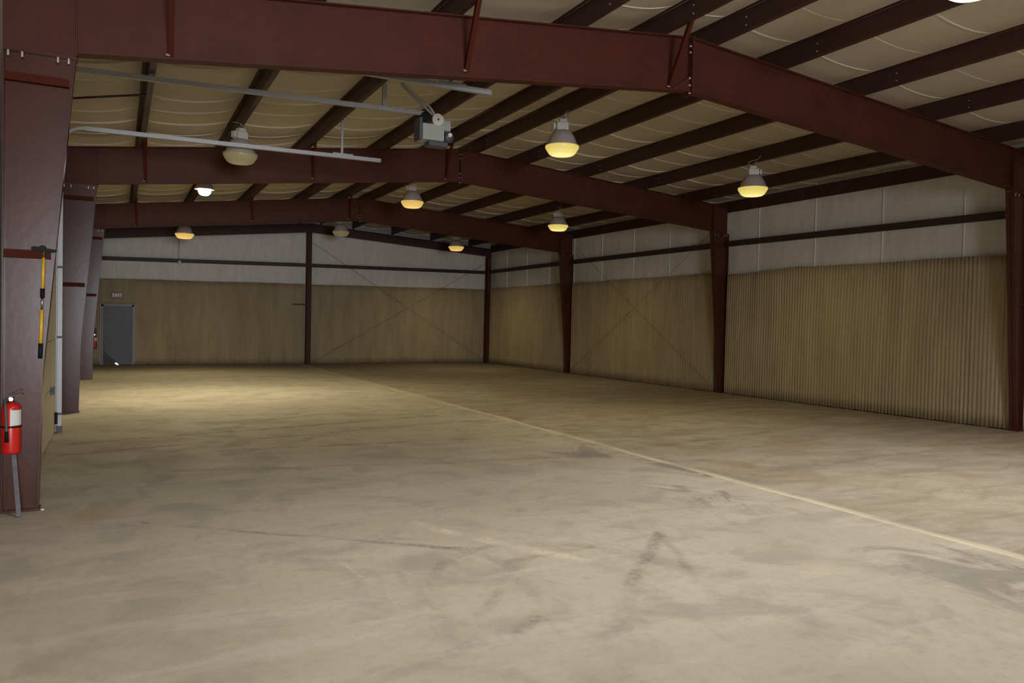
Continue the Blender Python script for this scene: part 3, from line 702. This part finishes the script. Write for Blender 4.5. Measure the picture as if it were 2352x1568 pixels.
# exit sign
t = thing('exit_sign', (-0.05, 29.235, 2.27), 'small red exit sign above the grey door', 'exit sign')
MB().box(-0.17, 0.17, -0.03, 0.03, 0.0, 0.19).build('housing', SIGNRED, t, bevel=0.008)
fc = bpy.data.curves.new('letters', 'FONT'); fc.body = 'EXIT'; fc.size = 0.145; fc.extrude = 0.003; fc.align_x = 'CENTER'; fc.align_y = 'CENTER'
lo = bpy.data.objects.new('letters', fc); COL.objects.link(lo)
dg = bpy.context.evaluated_depsgraph_get(); me = bpy.data.meshes.new_from_object(lo.evaluated_get(dg)); bpy.data.objects.remove(lo)
me.materials.clear(); me.materials.append(mat('sign_letters', (0.8, 0.7, 0.7), 0.5, emit=(1.0, 0.70, 0.66), estr=0.12))
lo = bpy.data.objects.new('letters', me); COL.objects.link(lo); lo.parent = t
lo.location = (0, -0.034, 0.095); lo.rotation_euler = (math.pi/2, 0, 0)

# ------------------------------------------------------------------ fire extinguishers
def extinguisher(loc, label):
    t = thing('fire_extinguisher', loc, label, 'fire extinguisher', 'red fire extinguishers')
    MB().lathe([(0.060, 0.0), (0.070, 0.008), (0.073, 0.03), (0.073, 0.385), (0.066, 0.41), (0.045, 0.43), (0.022, 0.44)], seg=32).build('cylinder', RED, t)
    b = MB(); bm = b.bm
    for k in range(11):
        a0 = -1.55+k*0.13; a1 = a0+0.13
        v = [bm.verts.new((0.0745*math.cos(a), 0.0745*math.sin(a), z)) for a, z in ((a0, 0.245), (a1, 0.245), (a1, 0.375), (a0, 0.375))]; bm.faces.new(v)
    b.build('instruction_label', WHITE, t)
    MB().lathe([(0.0742, 0.225), (0.076, 0.225), (0.076, 0.24), (0.0742, 0.24)], seg=32).build('strap', BLACK, t)
    MB().tube([(0, 0, 0.435), (0, 0, 0.48)], 0.02, 14).build('valve', CHROME, t)
    MB().bar((-0.03, 0, 0.475), (0.085, -0.02, 0.50), [(-0.012, 0), (0.012, 0), (0.012, 0.012), (-0.012, 0.012)]).bar((-0.02, 0, 0.485), (0.08, -0.02, 0.535), [(-0.012, 0), (0.012, 0), (0.012, 0.01), (-0.012, 0.01)]).build('lever', CHROME, t)
    MB().tube([(0.0, -0.03, 0.465), (0.0, -0.018, 0.465)], 0.018, 14).build('gauge', CHROME, t)
    MB().tube(smooth_pts([(-0.015, -0.01, 0.465), (-0.035, -0.06, 0.45), (-0.03, -0.085, 0.38), (-0.025, -0.085, 0.26), (-0.022, -0.086, 0.14)]), 0.011, 10).build('hose', DARKG, t)
    MB().tube([(-0.022, -0.086, 0.20), (-0.022, -0.086, 0.11)], 0.013, 10, r_end=0.017).build('nozzle', BLACK, t)
    MB().box(-0.02, 0.02, 0.073, 0.085, 0.18, 0.50).build('wall_hook', DARKG, t)
    return t
e1 = extinguisher((-0.805, 7.655, 0.505), 'red fire extinguisher hung on the nearest left column')
e2 = copy_tree(e1); e2.location = (-0.72, 29.195, 0.55); e2['label'] = 'small distant red fire extinguisher left of the grey door'
t = tag(MB().box(-0.79, -0.65, 29.17, 29.19, 1.06, 1.26).build('extinguisher_sign', mat('dark_sign', (0.05, 0.05, 0.045), 0.5)), 'small dark plate above the distant extinguisher by the grey door', 'sign')

# ------------------------------------------------------------------ squeegee pole hanging on the near column
t = thing('squeegee', (-0.592, 7.655, 1.312), 'yellow telescoping pole with black T head hanging on the left column', 'squeegee')
dx = 0.010
def px(z): return 0.022*z/0.87 - 0.006
MB().tube([(px(0), 0, 0.0), (px(.13), 0, 0.13)], 0.017, 14).build('lower_grip', BLACK, t)
MB().tube([(px(.13), 0, 0.13), (px(.42), 0, 0.42)], 0.0135, 14).build('lower_pole', YELLOW, t)
MB().tube([(px(.42), 0, 0.42), (px(.54), 0, 0.54)], 0.0085, 14).build('inner_pole', CHROME, t)
MB().tube([(px(.52), 0, 0.52), (px(.60), 0, 0.60)], 0.017, 14).build('locking_collar', BLACK, t)
MB().tube([(px(.60), 0, 0.60), (px(.865), 0, 0.865)], 0.0125, 14).build('upper_pole', YELLOW, t)
MB().tube([(px(.865), 0, 0.865), (px(.95), 0, 0.95)], 0.008, 12).build('socket', DARKG, t)
MB().prism([(-0.075, 0.945), (-0.07, 0.925), (-0.01, 0.915), (0.05, 0.915), (0.105, 0.915), (0.115, 0.93), (0.105, 0.937), (0.035, 0.945), (0.03, 0.965), (0.0, 0.97), (-0.02, 0.955), (-0.06, 0.958)], 'y', -0.02, 0.03).build('head', BLACK, t, bevel=0.004)
# leaning bar under the extinguisher
t = tag(MB().bar((0, 0, 0), (-0.055, 0.18, 0.49), [(-0.017, -0.004), (0.017, -0.004), (0.017, 0.008), (-0.017, 0.008)], (0, -1, 0)).build('flat_bar', BARG), 'grey flat bar leaning behind the extinguisher at the left column foot', 'bar')
t.location = (-0.725, 7.45, 0.006)
# scraps at the column foot
def scrap(loc, s, label):
    b = MB(); bm = b.bm; r = random.Random(int(loc[0]*1000)); bmesh.ops.create_icosphere(bm, subdivisions=2, radius=s)
    for v in bm.verts: v.co *= r.uniform(0.7, 1.25); v.co.z = max(-s*0.4, v.co.z*0.6)
    o = b.build('paper_scrap', SCRAP); o.location = (loc[0], loc[1], s*0.4); return tag(o, label, 'scrap', 'white scraps on the floor')
scrap((-0.835, 7.70, 0), 0.020, 'white scrap left of the leaning bar at the near column foot')
scrap((-0.575, 7.66, 0), 0.014, 'tiny white scrap at the right corner of the near column base')
# small fitting on the far girt
t = thing('junction_fitting', (1.885, 29.20, 3.60), 'small pale round fitting on the far girt below the distant left lamp', 'fitting')
MB().lathe([(0.02, -0.075), (0.05, -0.055), (0.055, 0.0), (0.045, 0.05), (0.02, 0.065)], seg=20).build('globe', BALLAST, t)
MB().tube([(-0.02, 0.13, 0.06), (-0.02, 0.13, 0.80)], 0.012, 8).build('conduit', CONDUIT, t)
MB().box(-0.02, 0.02, 0.0, 0.14, -0.02, 0.06).build('arm', DARKG, t)
# small glowing surfaces: the lamps' own lights already carry their light
for M in bpy.data.materials:
    if M.use_nodes and M.name in ('glowing_prismatic_lens', 'orange_glowing_lens', 'faint_prismatic_lens', 'white_hot_lens', 'burning_lamp_bulb', 'glow_sliver', 'sign_letters'):
        M.cycles.emission_sampling = 'NONE'
